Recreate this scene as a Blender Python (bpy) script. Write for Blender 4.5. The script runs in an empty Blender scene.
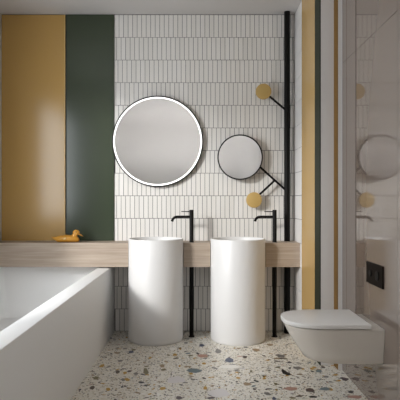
import bpy, bmesh, math, random
from mathutils import Vector, Matrix
random.seed(7)
PI = math.pi
sc = bpy.context.scene
COL = sc.collection

# ------------------------------------------------------------------ materials
def srgb(r, g, b):
    f = lambda c: (c/255)/12.92 if c/255 <= .04045 else (((c/255)+.055)/1.055)**2.4
    return (f(r), f(g), f(b), 1)

def mat(name, col, rough=.5, metal=0, ior=1.5, coat=0, coat_rough=.03, emit=None, es=0):
    m = bpy.data.materials.new(name); m.use_nodes = True
    p = m.node_tree.nodes['Principled BSDF']
    p.inputs['Base Color'].default_value = col
    p.inputs['Roughness'].default_value = rough
    p.inputs['Metallic'].default_value = metal
    p.inputs['IOR'].default_value = ior
    p.inputs['Coat Weight'].default_value = coat
    p.inputs['Coat Roughness'].default_value = coat_rough
    if emit:
        p.inputs['Emission Color'].default_value = emit
        p.inputs['Emission Strength'].default_value = es
    return m

def noisy(m, scale, amount, col2=None, bump=0, stretch=(1, 1, 1), detail=4):
    """mix the base colour with a second one by object-space noise, and add a little bump"""
    nt = m.node_tree; N = nt.nodes; L = nt.links
    p = N['Principled BSDF']
    tc = N.new('ShaderNodeTexCoord'); mp = N.new('ShaderNodeMapping')
    mp.inputs['Scale'].default_value = stretch
    L.new(tc.outputs['Object'], mp.inputs['Vector'])
    n = N.new('ShaderNodeTexNoise'); n.inputs['Scale'].default_value = scale
    n.inputs['Detail'].default_value = detail
    L.new(mp.outputs['Vector'], n.inputs['Vector'])
    if col2:
        base = tuple(p.inputs['Base Color'].default_value)
        r = N.new('ShaderNodeValToRGB')
        r.color_ramp.elements[0].position = .5-amount; r.color_ramp.elements[0].color = base
        r.color_ramp.elements[1].position = .5+amount; r.color_ramp.elements[1].color = col2
        L.new(n.outputs['Fac'], r.inputs['Fac']); L.new(r.outputs['Color'], p.inputs['Base Color'])
    if bump:
        b = N.new('ShaderNodeBump'); b.inputs['Strength'].default_value = bump
        b.inputs['Distance'].default_value = .002
        L.new(n.outputs['Fac'], b.inputs['Height']); L.new(b.outputs['Normal'], p.inputs['Normal'])
    return m

M = {}
M['plaster'] = noisy(mat('plaster', srgb(208, 206, 204), .8), 3, .3, srgb(202, 200, 198), .03)
M['ceiling'] = noisy(mat('ceiling_paint', srgb(206, 203, 201), .85), 2, .3, srgb(201, 198, 196))
M['grout'] = mat('grout', srgb(58, 56, 55), .9)
M['tile'] = mat('tile_white', srgb(224, 221, 216), .28)
M['tile_b'] = mat('tile_white_warm', srgb(220, 217, 212), .29)
M['tile_c'] = mat('tile_white_bright', srgb(227, 224, 220), .27)
M['tile_side'] = mat('tile_side', srgb(232, 229, 226), .3)
M['mustard'] = noisy(mat('mustard_lacquer', srgb(186, 150, 88), .2), 1.2, .3, srgb(182, 146, 84))
M['mustard_side'] = noisy(mat('mustard_side_lacquer', srgb(196, 162, 104), .25), 1.2, .3, srgb(192, 158, 101))
M['mustard_edge'] = mat('mustard_edge', srgb(214, 182, 116), .35)
M['ochre'] = mat('ochre_lacquer', srgb(116, 86, 40), .5, ior=1.2)
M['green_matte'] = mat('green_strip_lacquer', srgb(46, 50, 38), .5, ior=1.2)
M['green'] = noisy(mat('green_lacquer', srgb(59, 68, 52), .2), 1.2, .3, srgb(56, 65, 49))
M['green_edge'] = mat('green_edge', srgb(30, 34, 26), .5)
M['gloss'] = mat('glossy_wall', srgb(116, 103, 94), .04, ior=2.6)
M['seam'] = mat('dark_seam', srgb(40, 36, 34), .7)
M['pier'] = mat('pier_paint', srgb(214, 211, 209), .4)
M['ceramic'] = mat('matte_ceramic', srgb(216, 215, 214), .42)
M['solid'] = mat('white_solid_surface', srgb(236, 236, 235), .45)
M['toilet'] = mat('toilet_ceramic_shaded', srgb(214, 207, 198), .25)  # bowl colour darkened and warmed to carry the shade on its near side
M['toilet_lid'] = mat('toilet_lid', srgb(226, 223, 219), .3)
M['black'] = mat('black_metal', srgb(11, 9, 8), .5, ior=1.25)
M['plate'] = mat('flush_black', srgb(20, 14, 10), .45, ior=1.12)
M['mirror'] = mat('mirror_glass', (.84, .845, .85, 1), .14, metal=1)
M['ring'] = mat('light_ring', (1, 1, 1, 1), .5, emit=(1, .98, .95, 1), es=.95)
M['disc'] = noisy(mat('mustard_knob', srgb(186, 156, 94), .55), 6, .3, srgb(181, 151, 90))
M['duck'] = noisy(mat('duck_body', srgb(208, 150, 56), .4), 9, .3, srgb(198, 138, 46), .1)
M['duck_dark'] = mat('duck_eye', srgb(40, 26, 12), .4)
M['duck_bill'] = mat('duck_bill', srgb(200, 138, 48), .4)
M['duck_wing'] = mat('duck_cream', srgb(236, 208, 140), .45)
M['chrome'] = mat('chrome', (.7, .7, .7, 1), .15, metal=1)
M['glass'] = mat('window_glass', (1, 1, 1, 1), 0)
M['glass'].node_tree.nodes['Principled BSDF'].inputs['Transmission Weight'].default_value = 1
M['white_frame'] = mat('white_frame', srgb(225, 223, 220), .4)
# wood
w = mat('grey_oak', srgb(170, 154, 140), .55)
M['wood'] = w
nt = w.node_tree; N = nt.nodes; L = nt.links; p = N['Principled BSDF']
tc = N.new('ShaderNodeTexCoord'); mp = N.new('ShaderNodeMapping'); mp.inputs['Scale'].default_value = (1.1, 14, 30)
L.new(tc.outputs['Object'], mp.inputs['Vector'])
n1 = N.new('ShaderNodeTexNoise'); n1.inputs['Scale'].default_value = 2.6; n1.inputs['Detail'].default_value = 7; n1.inputs['Distortion'].default_value = .3
L.new(mp.outputs['Vector'], n1.inputs['Vector'])
r = N.new('ShaderNodeValToRGB'); e = r.color_ramp.elements
e[0].position = .3; e[0].color = srgb(154, 138, 122); e[1].position = .7; e[1].color = srgb(180, 164, 148)
L.new(n1.outputs['Fac'], r.inputs['Fac']); L.new(r.outputs['Color'], p.inputs['Base Color'])
# terrazzo cement: pale, fine speckle
t = mat('terrazzo_cement', srgb(232, 229, 220), .42)
M['terrazzo'] = t
nt = t.node_tree; N = nt.nodes; L = nt.links; p = N['Principled BSDF']
tc = N.new('ShaderNodeTexCoord')
v = N.new('ShaderNodeTexVoronoi'); v.inputs['Scale'].default_value = 110
L.new(tc.outputs['Object'], v.inputs['Vector'])
r = N.new('ShaderNodeValToRGB'); r.color_ramp.interpolation = 'CONSTANT'
e = r.color_ramp.elements; e[0].position = 0; e[0].color = srgb(224, 220, 210)
e[1].position = .6; e[1].color = srgb(230, 226, 218)
for pos, c in ((.72, (212, 205, 192)), (.84, (204, 194, 172)), (.93, (140, 130, 114)), (.972, (66, 60, 54))):
    q = e.new(pos); q.color = srgb(*c)
sep = N.new('ShaderNodeSeparateColor'); L.new(v.outputs['Color'], sep.inputs['Color'])
L.new(sep.outputs['Red'], r.inputs['Fac']); L.new(r.outputs['Color'], p.inputs['Base Color'])
CH = dict(black=(38, 36, 38), brown=(86, 68, 54), grey=(140, 136, 130), white=(232, 229, 222), mustard=(214, 166, 44),
          olive=(134, 124, 78), blue=(74, 84, 112), teal=(128, 146, 150), pink=(206, 160, 140), plum=(92, 76, 80), tan=(172, 146, 110), lilac=(214, 209, 208))
CHIPS = {k: mat('chip_'+k, srgb(*[int(v*.86) if k not in ('white', 'lilac') else v for v in c]), .42) for k, c in CH.items()}

# ------------------------------------------------------------------ helpers
def obj(name, bm, mats, parent=None, smooth=False, bevel=0, seg=2, loc=None):
    me = bpy.data.meshes.new(name); bm.normal_update(); bm.to_mesh(me); bm.free()
    o = bpy.data.objects.new(name, me); COL.objects.link(o)
    for m_ in (mats if isinstance(mats, (list, tuple)) else [mats]): me.materials.append(m_)
    if parent is not None: o.parent = parent
    if loc: o.location = loc
    if smooth:
        for f in me.polygons: f.use_smooth = True
        me.set_sharp_from_angle(angle=math.radians(smooth if smooth is not True else 40))
    if bevel:
        b = o.modifiers.new('bevel', 'BEVEL'); b.width = bevel; b.segments = seg; b.limit_method = 'ANGLE'
        b.angle_limit = math.radians(40)
        for f in me.polygons: f.use_smooth = True
        b.harden_normals = True
    return o

def tag(o, label, cat, group=None):
    o['label'] = label; o['category'] = cat
    if group: o['group'] = group
    return o

def struct(o):
    o['kind'] = 'structure'; return o

def thing(name, label, cat, loc=(0, 0, 0), group=None):
    o = bpy.data.objects.new(name, None); COL.objects.link(o); o.location = loc
    o.empty_display_size = .1
    return tag(o, label, cat, group)

def box(bm, x0, x1, y0, y1, z0, z1, mi=0):
    c = [bm.verts.new(v_) for v_ in ((x0,y0,z0),(x1,y0,z0),(x1,y1,z0),(x0,y1,z0),(x0,y0,z1),(x1,y0,z1),(x1,y1,z1),(x0,y1,z1))]
    for i in ((0,3,2,1),(4,5,6,7),(0,1,5,4),(1,2,6,5),(2,3,7,6),(3,0,4,7)):
        f = bm.faces.new([c[j] for j in i]); f.material_index = mi
    return c

def lathe(bm, prof, seg=64, mi=0, cap0=True, cap1=True, origin=(0, 0, 0), axis='z'):
    """prof: list of (r, h)"""
    rings = []
    ox, oy, oz = origin
    for r_, h in prof:
        ring = []
        for k in range(seg):
            a = 2*PI*k/seg
            if axis == 'z': co = (ox+r_*math.cos(a), oy+r_*math.sin(a), oz+h)
            elif axis == 'y': co = (ox+r_*math.cos(a), oy+h, oz+r_*math.sin(a))
            else: co = (ox+h, oy+r_*math.cos(a), oz+r_*math.sin(a))
            ring.append(bm.verts.new(co))
        rings.append(ring)
    for a, b in zip(rings, rings[1:]):
        for k in range(seg):
            f = bm.faces.new((a[k], a[(k+1) % seg], b[(k+1) % seg], b[k])); f.material_index = mi
    if cap0: bm.faces.new(list(reversed(rings[0]))).material_index = mi
    if cap1: bm.faces.new(rings[-1]).material_index = mi
    bmesh.ops.recalc_face_normals(bm, faces=bm.faces)

def tube(bm, pts, rad, seg=16, caps=True):
    pts = [Vector(p_) for p_ in pts]
    rads = rad if isinstance(rad, (list, tuple)) else [rad]*len(pts)
    rings = []; ref = None
    for i, p_ in enumerate(pts):
        d = (pts[min(i+1, len(pts)-1)]-pts[max(i-1, 0)]).normalized()
        if ref is None:
            ref = Vector((0, 1, 0)) if abs(d.y) < .9 else Vector((1, 0, 0))
        u = (ref-d*ref.dot(d)).normalized(); v_ = d.cross(u); ref = u
        rings.append([bm.verts.new(p_+(u*math.cos(2*PI*k/seg)+v_*math.sin(2*PI*k/seg))*rads[i]) for k in range(seg)])
    for a, b in zip(rings, rings[1:]):
        for k in range(seg): bm.faces.new((a[k], a[(k+1) % seg], b[(k+1) % seg], b[k]))
    if caps: bm.faces.new(list(reversed(rings[0]))); bm.faces.new(rings[-1])
    bmesh.ops.recalc_face_normals(bm, faces=bm.faces)

def new(): return bmesh.new()

# ------------------------------------------------------------------ room (back wall at y = 0, viewer looks along +y)
XL, XR, XT = -1.752, 1.0, .872      # left wall, glossy right wall, tiled return
H = 2.84
YF = -5.7                            # wall behind the viewer
XTUB = -.7395

# floor with terrazzo chips set in it
bm = new()
box(bm, XL-.1, XR+.12, YF-.1, .1, -.1, 0, 0)
names = list(CHIPS)
def chip(x, y, rx, ry, rot, kind, n=None, lift=.0003):
    n = n or random.randint(5, 8)
    vs = []
    a0 = random.random()*6
    for k in range(n):
        a = a0+2*PI*(k+random.uniform(-.28, .28))/n
        q = random.uniform(.72, 1.12)
        px, py = rx*q*math.cos(a), ry*q*math.sin(a)
        vs.append(bm.verts.new((x+px*math.cos(rot)-py*math.sin(rot), y+px*math.sin(rot)+py*math.cos(rot), lift)))
    f = bm.faces.new(vs); f.normal_update()
    if f.normal.z < 0: f.normal_flip()
    f.material_index = 1+names.index(kind)
def pix_floor(px, py):   # where a spot of the floor lies
    s = (py-203)/1.15
    return (px-197)/s, -4.5+501/s
big = [  # spots of the larger stones, measured on the floor
    (229.5, 360.5, 10, 4.5, 'blue', 0), (195, 371, 13, 4, 'teal', -.2), (202, 356, 9, 3, 'pink', 0), (291, 389, 13, 3.5, 'pink', -.2),
    (286, 373, 6, 5.5, 'black', .3), (310, 390, 9, 4, 'plum', -.2), (314, 367.5, 4.5, 2, 'mustard', 0), (131, 352, 5, 2.5, 'blue', 0),
    (145.5, 371, 4.5, 6, 'olive', .2), (204, 363.5, 4, 2, 'mustard', 0), (175, 355, 4, 2.5, 'mustard', 0), (205, 388, 4, 3, 'mustard', 0),
    (163, 388.5, 5.5, 2.6, 'mustard', 0), (108, 389.5, 4, 2.8, 'mustard', .2), (127, 379.5, 4.5, 3, 'mustard', .3), (141, 382.5, 5, 2, 'black', 0), (136, 374, 5, 2.5, 'grey', .2),
    (202, 345.5, 4.5, 2, 'blue', 0), (218, 351, 5, 4, 'grey', 0), (229, 367, 20, 4, 'white', 0), (175, 380, 17, 6, 'lilac', .3),
    (218, 393, 20, 7, 'lilac', 0), (281, 356, 9, 3, 'grey', 0), (256, 350, 7, 3, 'tan', 0), (298, 368, 8, 3, 'grey', .2), (325, 389, 11, 3, 'teal', .1),
    (319, 371, 7, 3, 'teal', 0), (326, 377, 5, 2, 'grey', 0), (331, 357, 8, 2.6, 'lilac', 0), (345, 379, 7, 3, 'plum', 0), (355, 397, 14, 3, 'pink', 0),
    (186, 343, 4, 2, 'grey', 0), (118, 372, 4, 3, 'brown', 0), (102, 366, 4, 3, 'mustard', 0), (96, 378, 4, 3, 'olive', 0), (92, 388, 5, 3, 'brown', 0),
    (172, 349, 6, 3, 'white', 0), (247, 384, 7, 3, 'tan', 0), (262, 373, 6, 3, 'white', 0), (238, 378, 4, 2, 'mustard', 0), (179, 398, 6, 3, 'plum', 0),
    (162, 366, 6, 3, 'tan', 0), (150, 358, 3, 2, 'mustard', 0), (120, 361, 5, 2, 'grey', 0), (268, 394, 6, 3, 'grey', .3), (212, 398, 7, 2, 'plum', 0),
    (292, 398, 7, 2, 'olive', 0), (245, 357, 4, 2, 'brown', 0), (270, 345, 5, 2, 'tan', 0), (276, 384, 4, 2, 'olive', 0)]
for px, py, wx, wy, k, rot in big:
    x, y = pix_floor(px, py)
    s = (py-203)/1.15
    x1, y1 = pix_floor(px, py-wy/2); x2, y2 = pix_floor(px, py+wy/2)
    chip(x, y, wx/s/2*1.3, abs(y1-y2)/2*1.3, rot, k, n=random.randint(5, 7), lift=.0009)
wts = [('black', 14), ('brown', 16), ('grey', 22), ('white', 22), ('mustard', 18), ('olive', 10), ('blue', 3), ('teal', 4), ('pink', 3), ('plum', 5), ('tan', 18), ('lilac', 6)]
kinds = [k for k, c in wts]; kw = [c for k, c in wts]
for i in range(1350):       # medium stones
    r_ = .006+.014*random.random()**2
    chip(random.uniform(XTUB, XR), random.uniform(-3.4, -.0), r_*1.5, r_*random.uniform(.5, 1.1), random.random()*3, random.choices(kinds, kw)[0], lift=.0006)
wts2 = [('black', 26), ('brown', 26), ('grey', 26), ('white', 14), ('mustard', 10), ('olive', 12), ('plum', 5), ('tan', 20)]
kinds2 = [k for k, c in wts2]; kw2 = [c for k, c in wts2]
for i in range(5500):       # small crumbs
    r_ = random.uniform(.0022, .0064)
    chip(random.uniform(XTUB, XR), random.uniform(-3.4, -.0), r_*1.3, r_, random.random()*3, random.choices(kinds2, kw2)[0], n=5)
floor = struct(obj('floor', bm, [M['terrazzo']]+[CHIPS[k] for k in names]))

bm = new(); box(bm, XL-.1, XR+.12, YF-.1, .1, H, H+.1)
struct(obj('ceiling', bm, M['ceiling']))

# back wall: plaster core, stacked slim tiles with grout from the tub's edge to the corner
bm = new()
box(bm, XL-.1, XR+.12, 0, .1, 0, H, 0)
box(bm, XTUB, XT, -.004, 0, 0, H, 1)
TW, TH, G = .0405, .2029, .0038
row = 0; z = H-.004
while z > 0.005:
    zb = max(z-TH, 0)
    off = [0, .55, .25, .7, .1, .45, .85][row % 7]*TW
    x = XTUB+.002-off
    while x < XT-.001:
        a, b = max(x, XTUB+.002), min(x+TW-G, XT-.001)
        if b-a > .004:
            t1, t2 = random.uniform(0, .0012), random.uniform(0, .0012)
            c = box(bm, a, b, -.0085, -.003, zb+G, z, random.choice((2, 2, 3, 4)))
            for j in (0, 4): c[j].co.y += t1
            for j in (1, 5): c[j].co.y += t2
        x += TW
    z -= TH; row += 1
struct(obj('wall_back', bm, [M['plaster'], M['grout'], M['tile'], M['tile_b'], M['tile_c']]))

# right: tiled return next to the pole
bm = new()
box(bm, XT+.006, XR+.12, -.95, 0, 0, H, 1)
z = H-.004
box(bm, XT+.004, XT+.006, -.338, 0, 0, H, 0)
while z > .005:
    zb = max(z-TH, 0)
    box(bm, XT, XT+.005, -.337, -.010, zb+G, z, 2)
    z -= TH
struct(obj('wall_right_tiled', bm, [M['grout'], M['pier'], M['tile_side']]))
# stepped pier and glossy cladding
bm = new()
box(bm, .972, XR+.12, -1.05, -.951, 0, H, 0)
struct(obj('wall_right_pier', bm, M['pier']))
bm = new()
box(bm, XR+.004, XR+.12, YF-.1, -1.051, 0, H, 1)
gp = .0012
for y0, y1 in ((-2.0, -1.051), (-3.3, -2.0)):
    box(bm, XR, XR+.005, y0+gp, y1-gp, 0, 2.11-gp, 0)
    box(bm, XR, XR+.005, y0+gp, y1-gp, 2.11+gp, H, 0)
struct(obj('wall_right', bm, [M['gloss'], M['seam']]))
bm = new(); box(bm, XR, XR+.0039, YF+.001, -3.301, 0, H)
struct(obj('wall_right_rear', bm, M['plaster']))
# wall behind the viewer
bm = new(); box(bm, XL-.1, XR+.12, YF-.1, YF, 0, H)
struct(obj('wall_front', bm, M['plaster']))
# left wall with its window
WY0, WY1, WZ0, WZ1 = -2.8, -1.2, .95, 2.34
bm = new()
box(bm, XL-.1, XL, WY1, 0, 0, H); box(bm, XL-.1, XL, YF, WY0, 0, H)
box(bm, XL-.1, XL, WY0, WY1, 0, WZ0); box(bm, XL-.1, XL, WY0, WY1, WZ1, H)
bmesh.ops.remove_doubles(bm, verts=bm.verts, dist=1e-5)
struct(obj('wall_left', bm, M['plaster']))
bm = new()
f_ = .03
for a in ((WY0, WY1, WZ0, WZ0+f_), (WY0, WY1, WZ1-f_, WZ1), (WY0, WY0+f_, WZ0+f_, WZ1-f_), (WY1-f_, WY1, WZ0+f_, WZ1-f_)):
    box(bm, XL-.09, XL-.05, *a)
struct(obj('window_1', bm, M['white_frame']))
# added light trough, unseen behind the viewer, brightening what the mirrors reflect
bm = new()
box(bm, -1.5, .9, -5.0, -4.84, 1.40, 1.41); box(bm, -1.5, .9, -5.0, -4.99, 1.41, 1.47); box(bm, -1.5, .9, -4.85, -4.84, 1.41, 1.47)
for xx in (-1.2, -.3, .6): box(bm, xx-.01, xx+.01, -5.7, -5.0, 1.42, 1.44)
struct(obj('added_uplight_housing', bm, M['white_frame']))
ul = bpy.data.lights.new('added_uplight', 'AREA'); ul.shape = 'RECTANGLE'; ul.size = 2.3; ul.size_y = .1; ul.energy = 30; ul.color = (1, .98, .96)
uo = bpy.data.objects.new('added_uplight', ul); COL.objects.link(uo); uo.location = (-.3, -4.92, 1.43); uo.rotation_euler = (PI, 0, 0)
# shadow gap under the ceiling
bm = new()
box(bm, XL, XT, -.009, -.0002, H-.004, H-.0002)
struct(obj('trim_1', bm, M['seam']))

# ------------------------------------------------------------------ lacquered panels
SZ = .812     # shelf top
bm = new(); box(bm, XL+.004, -1.186, -.018, -.0005, SZ+.001, H-.006)
t = thing('wall_panel', 'tall mustard yellow lacquered panel left on the back wall behind the duck', 'wall panel', (-1.47, 0, SZ+.001))
def child(o, par):   # keep world placement
    o.parent = par; o.matrix_parent_inverse = Matrix.Translation(-Vector(par.location)); return o
child(obj('panel_face', bm, M['mustard'], bevel=.001), t)
bm = new(); box(bm, -1.1855, -1.179, -.021, -.0005, SZ+.001, H-.006)
child(obj('edge_strip', bm, M['mustard_edge']), t)
t = thing('wall_panel', 'tall dark green lacquered panel between the yellow panel and the white tiles', 'wall panel', (-.95, 0, SZ+.001))
bm = new(); box(bm, -1.166, XTUB-.004, -.018, -.0005, SZ+.001, H-.006)
child(obj('panel_face', bm, M['green'], bevel=.001), t)
bm = new(); box(bm, -1.1785, -1.1665, -.008, -.0005, SZ+.001, H-.006)
child(obj('edge_strip', bm, M['green_edge']), t)
bm = new(); box(bm, XT-.002, XT+.0055, -.797, -.338, 0, H)
tag(obj('wall_panel', bm, M['mustard_side'], bevel=.001), 'full-height yellow glossy panel on the right wall beside the tiled corner', 'wall panel')
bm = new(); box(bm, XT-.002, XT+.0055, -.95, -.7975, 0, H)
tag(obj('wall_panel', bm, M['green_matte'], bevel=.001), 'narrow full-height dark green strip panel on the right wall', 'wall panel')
bm = new(); box(bm, .9693, .9717, -1.05, -.9505, 0, H)
tag(obj('wall_panel', bm, M['ochre'], bevel=.001), 'slim dark ochre strip panel between the grey piers at right', 'wall panel')

# ------------------------------------------------------------------ wooden shelf with round cut-outs for the basins
BX = (-.348, .346); BY = -.2575; BR = .23
def shelf():
    bm = new(); d = .262; r_ = BR+.0045
    pts = [(XL+.001, -.0195), (XL+.001, -d)]
    for cx in BX:
        # front edge at y=-d; the circle around (cx, BY)
        dx = math.sqrt(r_*r_-(d+BY)**2)
        a0 = math.atan2(-d-BY, -dx); a1 = math.atan2(-d-BY, dx)
        a0 = a0 if a0 > 0 else a0+2*PI      # left crossing, go over the top (towards the wall)
        n = 48
        for k in range(n+1):
            a = a0+(a1-a0)*k/n
            pts.append((cx+r_*math.cos(a), min(BY+r_*math.sin(a), -.0195-.0001*0)))
    pts += [(XT-.001, -d), (XT-.001, -.0095), (XTUB, -.0095), (XTUB, -.0195)]
    bot = [bm.verts.new((x_, y_, .6085)) for x_, y_ in pts]
    f = bm.faces.new(bot)
    ext = bmesh.ops.extrude_face_region(bm, geom=[f])
    for v_ in ext['geom']:
        if isinstance(v_, bmesh.types.BMVert): v_.co.z = SZ
    bmesh.ops.recalc_face_normals(bm, faces=bm.faces)
    return bm
o = obj('wooden_shelf', shelf(), M['wood'])
# drill the holes the poles pass through
cuts = []
for hx_, hy_, hr_ in ((-.047, -.19, .0192), (.667, -.19, .0192), (.796, -.073, .0269)):
    cb = new(); lathe(cb, [(hr_, 0), (hr_, .4)], 32, origin=(hx_, hy_, .5)); c_ = obj('drill', cb, M['wood']); cuts.append(c_)
    b_ = o.modifiers.new('hole', 'BOOLEAN'); b_.operation = 'DIFFERENCE'; b_.object = c_; b_.solver = 'EXACT'
bpy.context.view_layer.update()
me = bpy.data.meshes.new_from_object(o.evaluated_get(bpy.context.evaluated_depsgraph_get()))
o.modifiers.clear(); o.data = me
for c_ in cuts: bpy.data.objects.remove(c_)
tag(o, 'long thick pale oak shelf across the back wall, cut out around the basins', 'shelf')

# ------------------------------------------------------------------ basins
def make_basin(x, label):
    t = thing('pedestal_basin', label, 'washbasin', (x, BY, 0), 'white pedestal basins')
    bm = new(); h = .85; R_ = BR
    prof = [(R_-.008, .0), (R_-.005, .004), (R_-.001, .012), (R_, .03), (R_, h-.006), (R_-.002, h-.002), (R_-.005, h), (R_-.008, h), (R_-.011, h-.002), (R_-.013, h-.007),
            (R_-.016, h-.06), (R_-.025, h-.11), (R_-.06, h-.135), (.06, h-.145), (.03, h-.148)]
    lathe(bm, prof, 96)
    obj('basin_body', bm, M['ceramic'], t, smooth=35)
    bm = new(); lathe(bm, [(.028, 0), (.03, .002), (.027, .005), (.012, .007)], 32)
    obj('drain', bm, M['chrome'], t, smooth=True, loc=(0, 0, h-.1475))
    return t
make_basin(BX[0], 'white cylindrical floor-standing basin nearer the bathtub, with a diagonal shadow')
make_basin(BX[1], 'white cylindrical floor-standing basin nearer the toilet, right of the other')

# ------------------------------------------------------------------ faucets (pole from floor through the shelf)
FY = -.19
def make_faucet(x, label):
    t = thing('basin_faucet', label, 'faucet', (x, FY, 0), 'black floor-standing faucets')
    bm = new(); lathe(bm, [(.0185, 0), (.0185, 1.088), (.017, 1.0905), (.012, 1.0915)], 32)
    obj('pole', bm, M['black'], t, smooth=40)
    bm = new(); lathe(bm, [(.026, 0), (.026, .004), (.0245, .006), (.0186, .006)], 32, cap1=False)
    obj('floor_flange', bm, M['black'], t, smooth=40)
    bm = new()
    pts = [(-.010, 0, 1.031), (-.05, 0, 1.031), (-.10, 0, 1.031), (-.125, 0, 1.0305)]
    for k in range(1, 9):
        a = k/8*math.radians(68); R_ = .042
        pts.append((-.125-R_*math.sin(a), 0, 1.0305-R_*(1-math.cos(a))))
    e_ = Vector(pts[-1])
    pts.append((e_.x-.003, 0, e_.z-.009))
    tube(bm, pts, .0112, 20)
    sp = obj('spout', bm, M['black'], t, smooth=40)
    bm = new(); tube(bm, [(pts[-1][0]+.0002, 0, pts[-1][2]+.0005), (pts[-1][0]-.0012, 0, pts[-1][2]-.004)], .012, 20)
    obj('aerator', bm, M['black'], sp, smooth=40)
    bm = new(); tube(bm, [(-.012, 0, 1.076), (-.05, 0, 1.0765), (-.088, 0, 1.077)], [.0045, .0038, .0036], 12)
    obj('lever', bm, M['black'], t, smooth=40)
    return t
make_faucet(-.047, 'tall matte black faucet with bent spout standing between the two basins')
make_faucet(.667, 'tall matte black faucet with bent spout beside the thick black pole')

# ------------------------------------------------------------------ black pole carrying shaving mirror and knobs
PX, PY = .796, -.073
PS = 501/(4.5+PY)
def at(px, py): return ((px-197)/PS, 1.15-(py-203)/PS)
t = thing('mirror_pole', 'thick black floor-to-ceiling pole carrying a small round mirror and two yellow discs', 'pole', (PX, PY, 0))
def loc(px, py, dy=0):
    a, b = at(px, py); return (a-PX, dy, b)
bm = new(); lathe(bm, [(.0262, 0.0005), (.0262, H-.0005)], 40)
obj('pole', bm, M['black'], t, smooth=40)
def arm(p0, p1, par):
    bm = new(); tube(bm, [loc(*p0), loc(*p1)], .0095, 16); return obj('arm', bm, M['black'], par, smooth=40)
def disc(px, py, par):
    x_, _, z_ = loc(px, py); bm = new()
    lathe(bm, [(.064, .009), (.069, .006), (.069, -.008), (.0675, -.011), (.064, -.0125)], 56, origin=(x_, -.004, z_), axis='y')
    return obj('disc', bm, M['disc'], par, smooth=30)
arm((269, 95.9), (286.5, 110.6), t); disc(263.4, 91.7, t)
arm((258.5, 165.6), (286.5, 190.8), t)
arm((257.5, 196.5), (275.0, 180.1), t); disc(253.9, 200, t)
x_, _, z_ = loc(240, 157.3)
bm = new(); lathe(bm, [(.19, .012), (.2, .010), (.2, -.012), (.2, -.018), (.1905, -.018), (.1895, -.011)], 80, origin=(x_, -.004, z_), axis='y', cap1=False)
mf = obj('mirror_frame', bm, M['black'], t, smooth=30)
bm = new(); lathe(bm, [(.1897, -.004), (.1897, -.0105)], 80, origin=(x_, -.004, z_), axis='y')
obj('mirror_glass', bm, M['mirror'], mf)

# ------------------------------------------------------------------ big backlit mirror
S2 = 501/(4.5-.045)
mx, mz = (157.6-197)/S2, 1.15-(141.3-203)/S2
t = thing('round_mirror', 'large round wall mirror with a glowing white ring and black rim', 'mirror', (mx, -.01, mz))
R_ = 45.6/S2
bm = new(); lathe(bm, [(R_-.03, .001), (R_-.03, -.012), (R_-.001, -.012), (R_, -.013), (R_, -.036), (R_-.001, -.040), (R_-.010, -.040), (R_-.0105, -.034)], 128, axis='y', cap1=False)
obj('frame', bm, M['black'], t, smooth=30)
bm = new(); lathe(bm, [(R_-.0106, -.030), (R_-.0106, -.0362), (R_-.0245, -.0362), (R_-.0245, -.030)], 128, axis='y', cap0=False, cap1=False)
obj('light_ring', bm, M['ring'], t)
bm = new(); lathe(bm, [(R_-.0247, -.028), (R_-.0247, -.0362)], 128, axis='y')
obj('mirror_glass', bm, M['mirror'], t)

# ------------------------------------------------------------------ bathtub
def rrect(x0, x1, y0, y1, r_, n=6):
    pts = []
    for cx, cy, a0 in ((x1-r_, y1-r_, 0), (x0+r_, y1-r_, PI/2), (x0+r_, y0+r_, PI), (x1-r_, y0+r_, 1.5*PI)):
        for k in range(n+1):
            a = a0+PI/2*k/n; pts.append((cx+r_*math.cos(a), cy+r_*math.sin(a)))
    return pts
def loft(bm, rings, cap0=True, cap1=True, mi=0):
    R2 = [[bm.verts.new(p_) for p_ in r_] for r_ in rings]
    n = len(R2[0])
    for a, b in zip(R2, R2[1:]):
        for k in range(n):
            f = bm.faces.new((a[k], a[(k+1) % n], b[(k+1) % n], b[k])); f.material_index = mi
    if cap0: bm.faces.new(list(reversed(R2[0]))).material_index = mi
    if cap1: bm.faces.new(R2[-1]).material_index = mi
    bmesh.ops.recalc_face_normals(bm, faces=bm.faces)
TY0, TY1 = -2.95, -.0005
TX0, TX1 = XL+.0005, XTUB
def tub():
    bm = new(); Z = .598
    def R(i, z, r_, wl=None, wr=None): return None
    rings = []
    for ins, z, r_ in ((0, 0, .004), (0, Z-.006, .004), (.002, Z-.002, .005), (.006, Z, .006)):
        rings.append([(x_, y_, z) for x_, y_ in rrect(TX0+ins, TX1-ins, TY0+ins, TY1-ins, r_)])
    # left, right, near, far insets of the basin at each height
    for l, r2, nr, fr, z, rad in ((.022, .104, .10, .09, Z, .03), (.026, .109, .105, .095, Z-.004, .03), (.029, .112, .108, .098, Z-.012, .03), (.05, .135, .16, .125, .30, .05), (.06, .15, .20, .14, .20, .06), (.08, .17, .24, .17, .16, .07), (.13, .22, .3, .23, .145, .08)):
        rings.append([(x_, y_, z) for x_, y_ in rrect(TX0+l, TX1-r2, TY0+nr, TY1-fr, rad)])
    loft(bm, rings)
    return bm
o = obj('bathtub', tub(), M['solid'], smooth=32)
tag(o, 'white rectangular built-in bathtub with broad flat rim along the left wall', 'bathtub')

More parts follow.
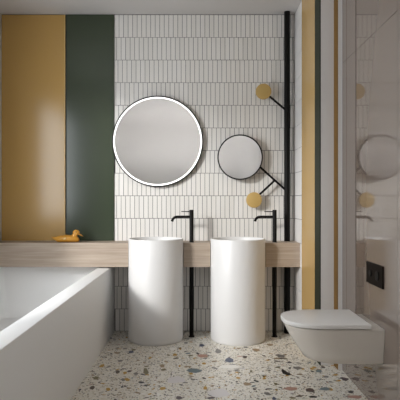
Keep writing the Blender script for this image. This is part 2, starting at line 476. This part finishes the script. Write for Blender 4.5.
# ------------------------------------------------------------------ toilet
TCX, TCY = XR, -1.643
def dshape(xf, xb, hw, n=20, p=2.6, xs=None):
    """plan outline: straight sides from the wall, rounded nose at xf (towards -x)"""
    xs = xs if xs is not None else xf+hw*1.25
    pts = [(xb, -hw)]
    for k in range(n+1):
        a = PI*k/n - PI/2      # -90..90
        c, s = math.cos(a), math.sin(a)
        cx = abs(c)**(2/p); sy = math.copysign(abs(s)**(2/p), s)
        pts.append((xs-(xs-xf)*cx, hw*sy))
    pts.append((xb, hw))
    return pts
t = thing('wall_hung_toilet', 'white wall-hung toilet with closed flat lid below the black flush plate', 'toilet', (XR, TCY, 0))
bm = new(); rings = []
for xf, hw, z in ((.640, .152, .282), (.618, .162, .2835), (.600, .168, .292), (.575, .171, .330), (.545, .178, .375), (.515, .185, .425), (.498, .190, .460), (.494, .191, .470), (.496, .190, .473), (.502, .187, .4745)):
    rings.append([(x_-XR, y_, z) for x_, y_ in dshape(xf, XR-.0005, hw)])
loft(bm, rings)
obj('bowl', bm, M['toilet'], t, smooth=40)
bm = new(); rings = []
for xf, hw, z in ((.515, .180, .4746), (.512, .182, .475), (.512, .182, .4785), (.515, .180, .4788)):
    rings.append([(x_-XR, y_, z) for x_, y_ in dshape(xf, .929, hw)])
loft(bm, rings); 
obj('seat', bm, M['toilet_lid'], t, smooth=40)
bm = new(); rings = []
for xf, hw, z in ((.488, .1935, .479), (.4835, .1965, .4795), (.4825, .197, .482), (.4825, .197, .498), (.484, .196, .5008), (.488, .193, .502)):
    rings.append([(x_-XR, y_, z) for x_, y_ in dshape(xf, .926, hw)])
loft(bm, rings)
obj('lid', bm, M['toilet_lid'], t, smooth=40)
for s in (-1, 1):
    bm = new(); tube(bm, [(-.06, s*.07-.02, .4835), (-.06, s*.07+.02, .4835)], .009, 16)
    obj('hinge', bm, M['chrome'], t, smooth=40)

# flush plate
t = thing('flush_plate', 'black rectangular flush plate with two round buttons above the toilet', 'flush plate', (XR, -1.693, .749))
bm = new(); box(bm, -.009, -.0002, -.129, .129, -.061, .061)
obj('plate', bm, M['plate'], t, bevel=.0025)
for yy, rr in ((.055, .019), (-.055, .028)):
    bm = new(); lathe(bm, [(rr, -.0088), (rr, -.0125), (rr-.002, -.014), (rr-.006, -.014)], 40, axis='x', origin=(0, yy, 0))
    obj('button', bm, M['black'], t, smooth=40)

# ------------------------------------------------------------------ wooden duck on the shelf
DS = 501/(4.5-.18)
def dk(px, py): return ((px-197)/DS, 1.15-(py-203)/DS)
base = dk(66, 242.3)
t = thing('wooden_duck', 'small orange-yellow carved duck figure sitting on the shelf above the tub', 'duck figure', (base[0], -.18, SZ))
def D(px, py):
    a, b = dk(px, py); return (a-base[0], b-SZ)
bm = new()
# body sections: (px, top, bottom, half width)
secs = [(51.3, 236.6, 237.4, .004), (53.0, 236.9, 238.6, .010), (55.5, 236.9, 240.6, .021), (58.5, 235.9, 242.2, .033), (62, 235.1, 242.4, .042), (66, 234.8, 242.4, .046),
        (70, 235.0, 242.4, .045), (73.5, 235.4, 242.4, .040), (76.5, 236.2, 242.3, .031), (78.5, 237.6, 241.8, .020), (79.3, 239.0, 240.9, .008)]
rings = []
for px, a, b, hw in secs:
    x_, z1 = D(px, a); _, z0 = D(px, b); z0 = max(z0, .0003)
    cz = (z0+z1)/2; hz = (z1-z0)/2
    ring = []
    for k in range(28):
        an = 2*PI*k/28; c, s = math.cos(an), math.sin(an)
        zz = cz+hz*math.copysign(abs(s)**(.75 if s < 0 else 1), s)
        ring.append((x_, hw*math.copysign(abs(c)**.9, c), zz))
    rings.append(ring)
loft(bm, rings)
# neck and head
hx, hz = D(76.2, 232.6)
tube(bm, [(D(74.0, 238.5)[0], 0, D(74, 238.5)[1]), (D(74.4, 236.2)[0], 0, D(74.4, 236.2)[1]), (D(75.4, 234.2)[0], 0, D(75.4, 234.2)[1]), (hx, 0, hz)], [.030, .025, .021, .020], 24)
import mathutils
g = bmesh.ops.create_uvsphere(bm, u_segments=28, v_segments=18, radius=1)
for v_ in g['verts']:
    v_.co = Vector((v_.co.x*.030, v_.co.y*.021, v_.co.z*.0255))+Vector((hx, 0, hz))
o = obj('body', bm, M['duck'], t, smooth=60)
rm = o.modifiers.new('blend', 'REMESH'); rm.mode = 'VOXEL'; rm.voxel_size = .0022; rm.use_smooth_shade = True
sm = o.modifiers.new('soft', 'SMOOTH'); sm.iterations = 5
bm = new(); rings = []
for px, py, hh, hw in ((78.2, 233.6, .0085, .010), (79.8, 234.4, .006, .0105), (81.4, 235.3, .0042, .0115), (82.6, 236.0, .003, .011), (83.2, 236.4, .0012, .006)):
    x_, z_ = D(px, py)
    rings.append([(x_, hw*math.cos(2*PI*k/20), z_+hh*math.sin(2*PI*k/20)) for k in range(20)])
loft(bm, rings)
obj('bill', bm, M['duck_bill'], t, smooth=60)
for s in (-1, 1):
    bm = new(); g = bmesh.ops.create_uvsphere(bm, u_segments=14, v_segments=10, radius=1)
    ex, ez = D(76.6, 231.9)
    for v_ in g['verts']: v_.co = Vector((v_.co.x*.0052+ex, v_.co.y*.0035+s*.0185, v_.co.z*.0045+ez))
    obj('eye', bm, M['duck_dark'], t, smooth=True)
    # cream wing mark, a shallow inlaid flake
    bm = new(); wx, wz = D(65.8, 238.2)
    rings = []
    for yy, q in ((s*.041, 1), (s*.0462, .95), (s*.0472, .6)):
        rings.append([(wx+q*a, yy, wz+q*b) for a, b in ((-.012, -.007), (-.004, -.009), (.009, -.008), (.011, .0), (.009, .011), (.004, .007), (-.003, .002), (-.01, -.002))])
    loft(bm, rings)
    obj('wing_mark', bm, M['duck_wing'], t, smooth=True)

# ------------------------------------------------------------------ light: near disk lamp standing in for sunlight, plus sky, through the left window
Lp = Vector((-4.1, -4.45, 3.0))
disk_lamp = bpy.data.lights.new('daylight_stand_in', 'AREA'); disk_lamp.shape = 'DISK'; disk_lamp.size = .8; disk_lamp.energy = 285; disk_lamp.color = (1, .985, .96)
so = bpy.data.objects.new('daylight_stand_in', disk_lamp); COL.objects.link(so)
so.location = Lp; so.rotation_euler = (Vector((0, 0, 1.1))-Lp).to_track_quat('-Z', 'Y').to_euler()
W = bpy.data.worlds.new('world'); sc.world = W; W.use_nodes = True
bg = W.node_tree.nodes['Background']; bg.inputs[0].default_value = (.91, .955, 1, 1); bg.inputs[1].default_value = 8
def portal(x0, rot, sx, sy):
    l = bpy.data.lights.new('portal', 'AREA'); l.shape = 'RECTANGLE'; l.size = sx; l.size_y = sy; l.cycles.is_portal = True
    q = bpy.data.objects.new('window_portal', l); COL.objects.link(q); q.location = x0; q.rotation_euler = rot
portal((XL-.095, (WY0+WY1)/2, (WZ0+WZ1)/2), (0, -PI/2, 0), WZ1-WZ0, WY1-WY0)

# ------------------------------------------------------------------ camera
cam = bpy.data.cameras.new('camera'); co = bpy.data.objects.new('camera', cam); COL.objects.link(co)
co.location = (0, -4.5, 1.15); co.rotation_euler = (PI/2, 0, 0)
cam.sensor_width = 36; cam.lens = 501/400*36
cam.shift_x = 3/400; cam.shift_y = 3/400
cam.clip_start = .05
sc.camera = co
vs = sc.view_settings
vs.view_transform = 'Standard'; vs.look = 'None'; vs.gamma = 1; vs.exposure = -.07
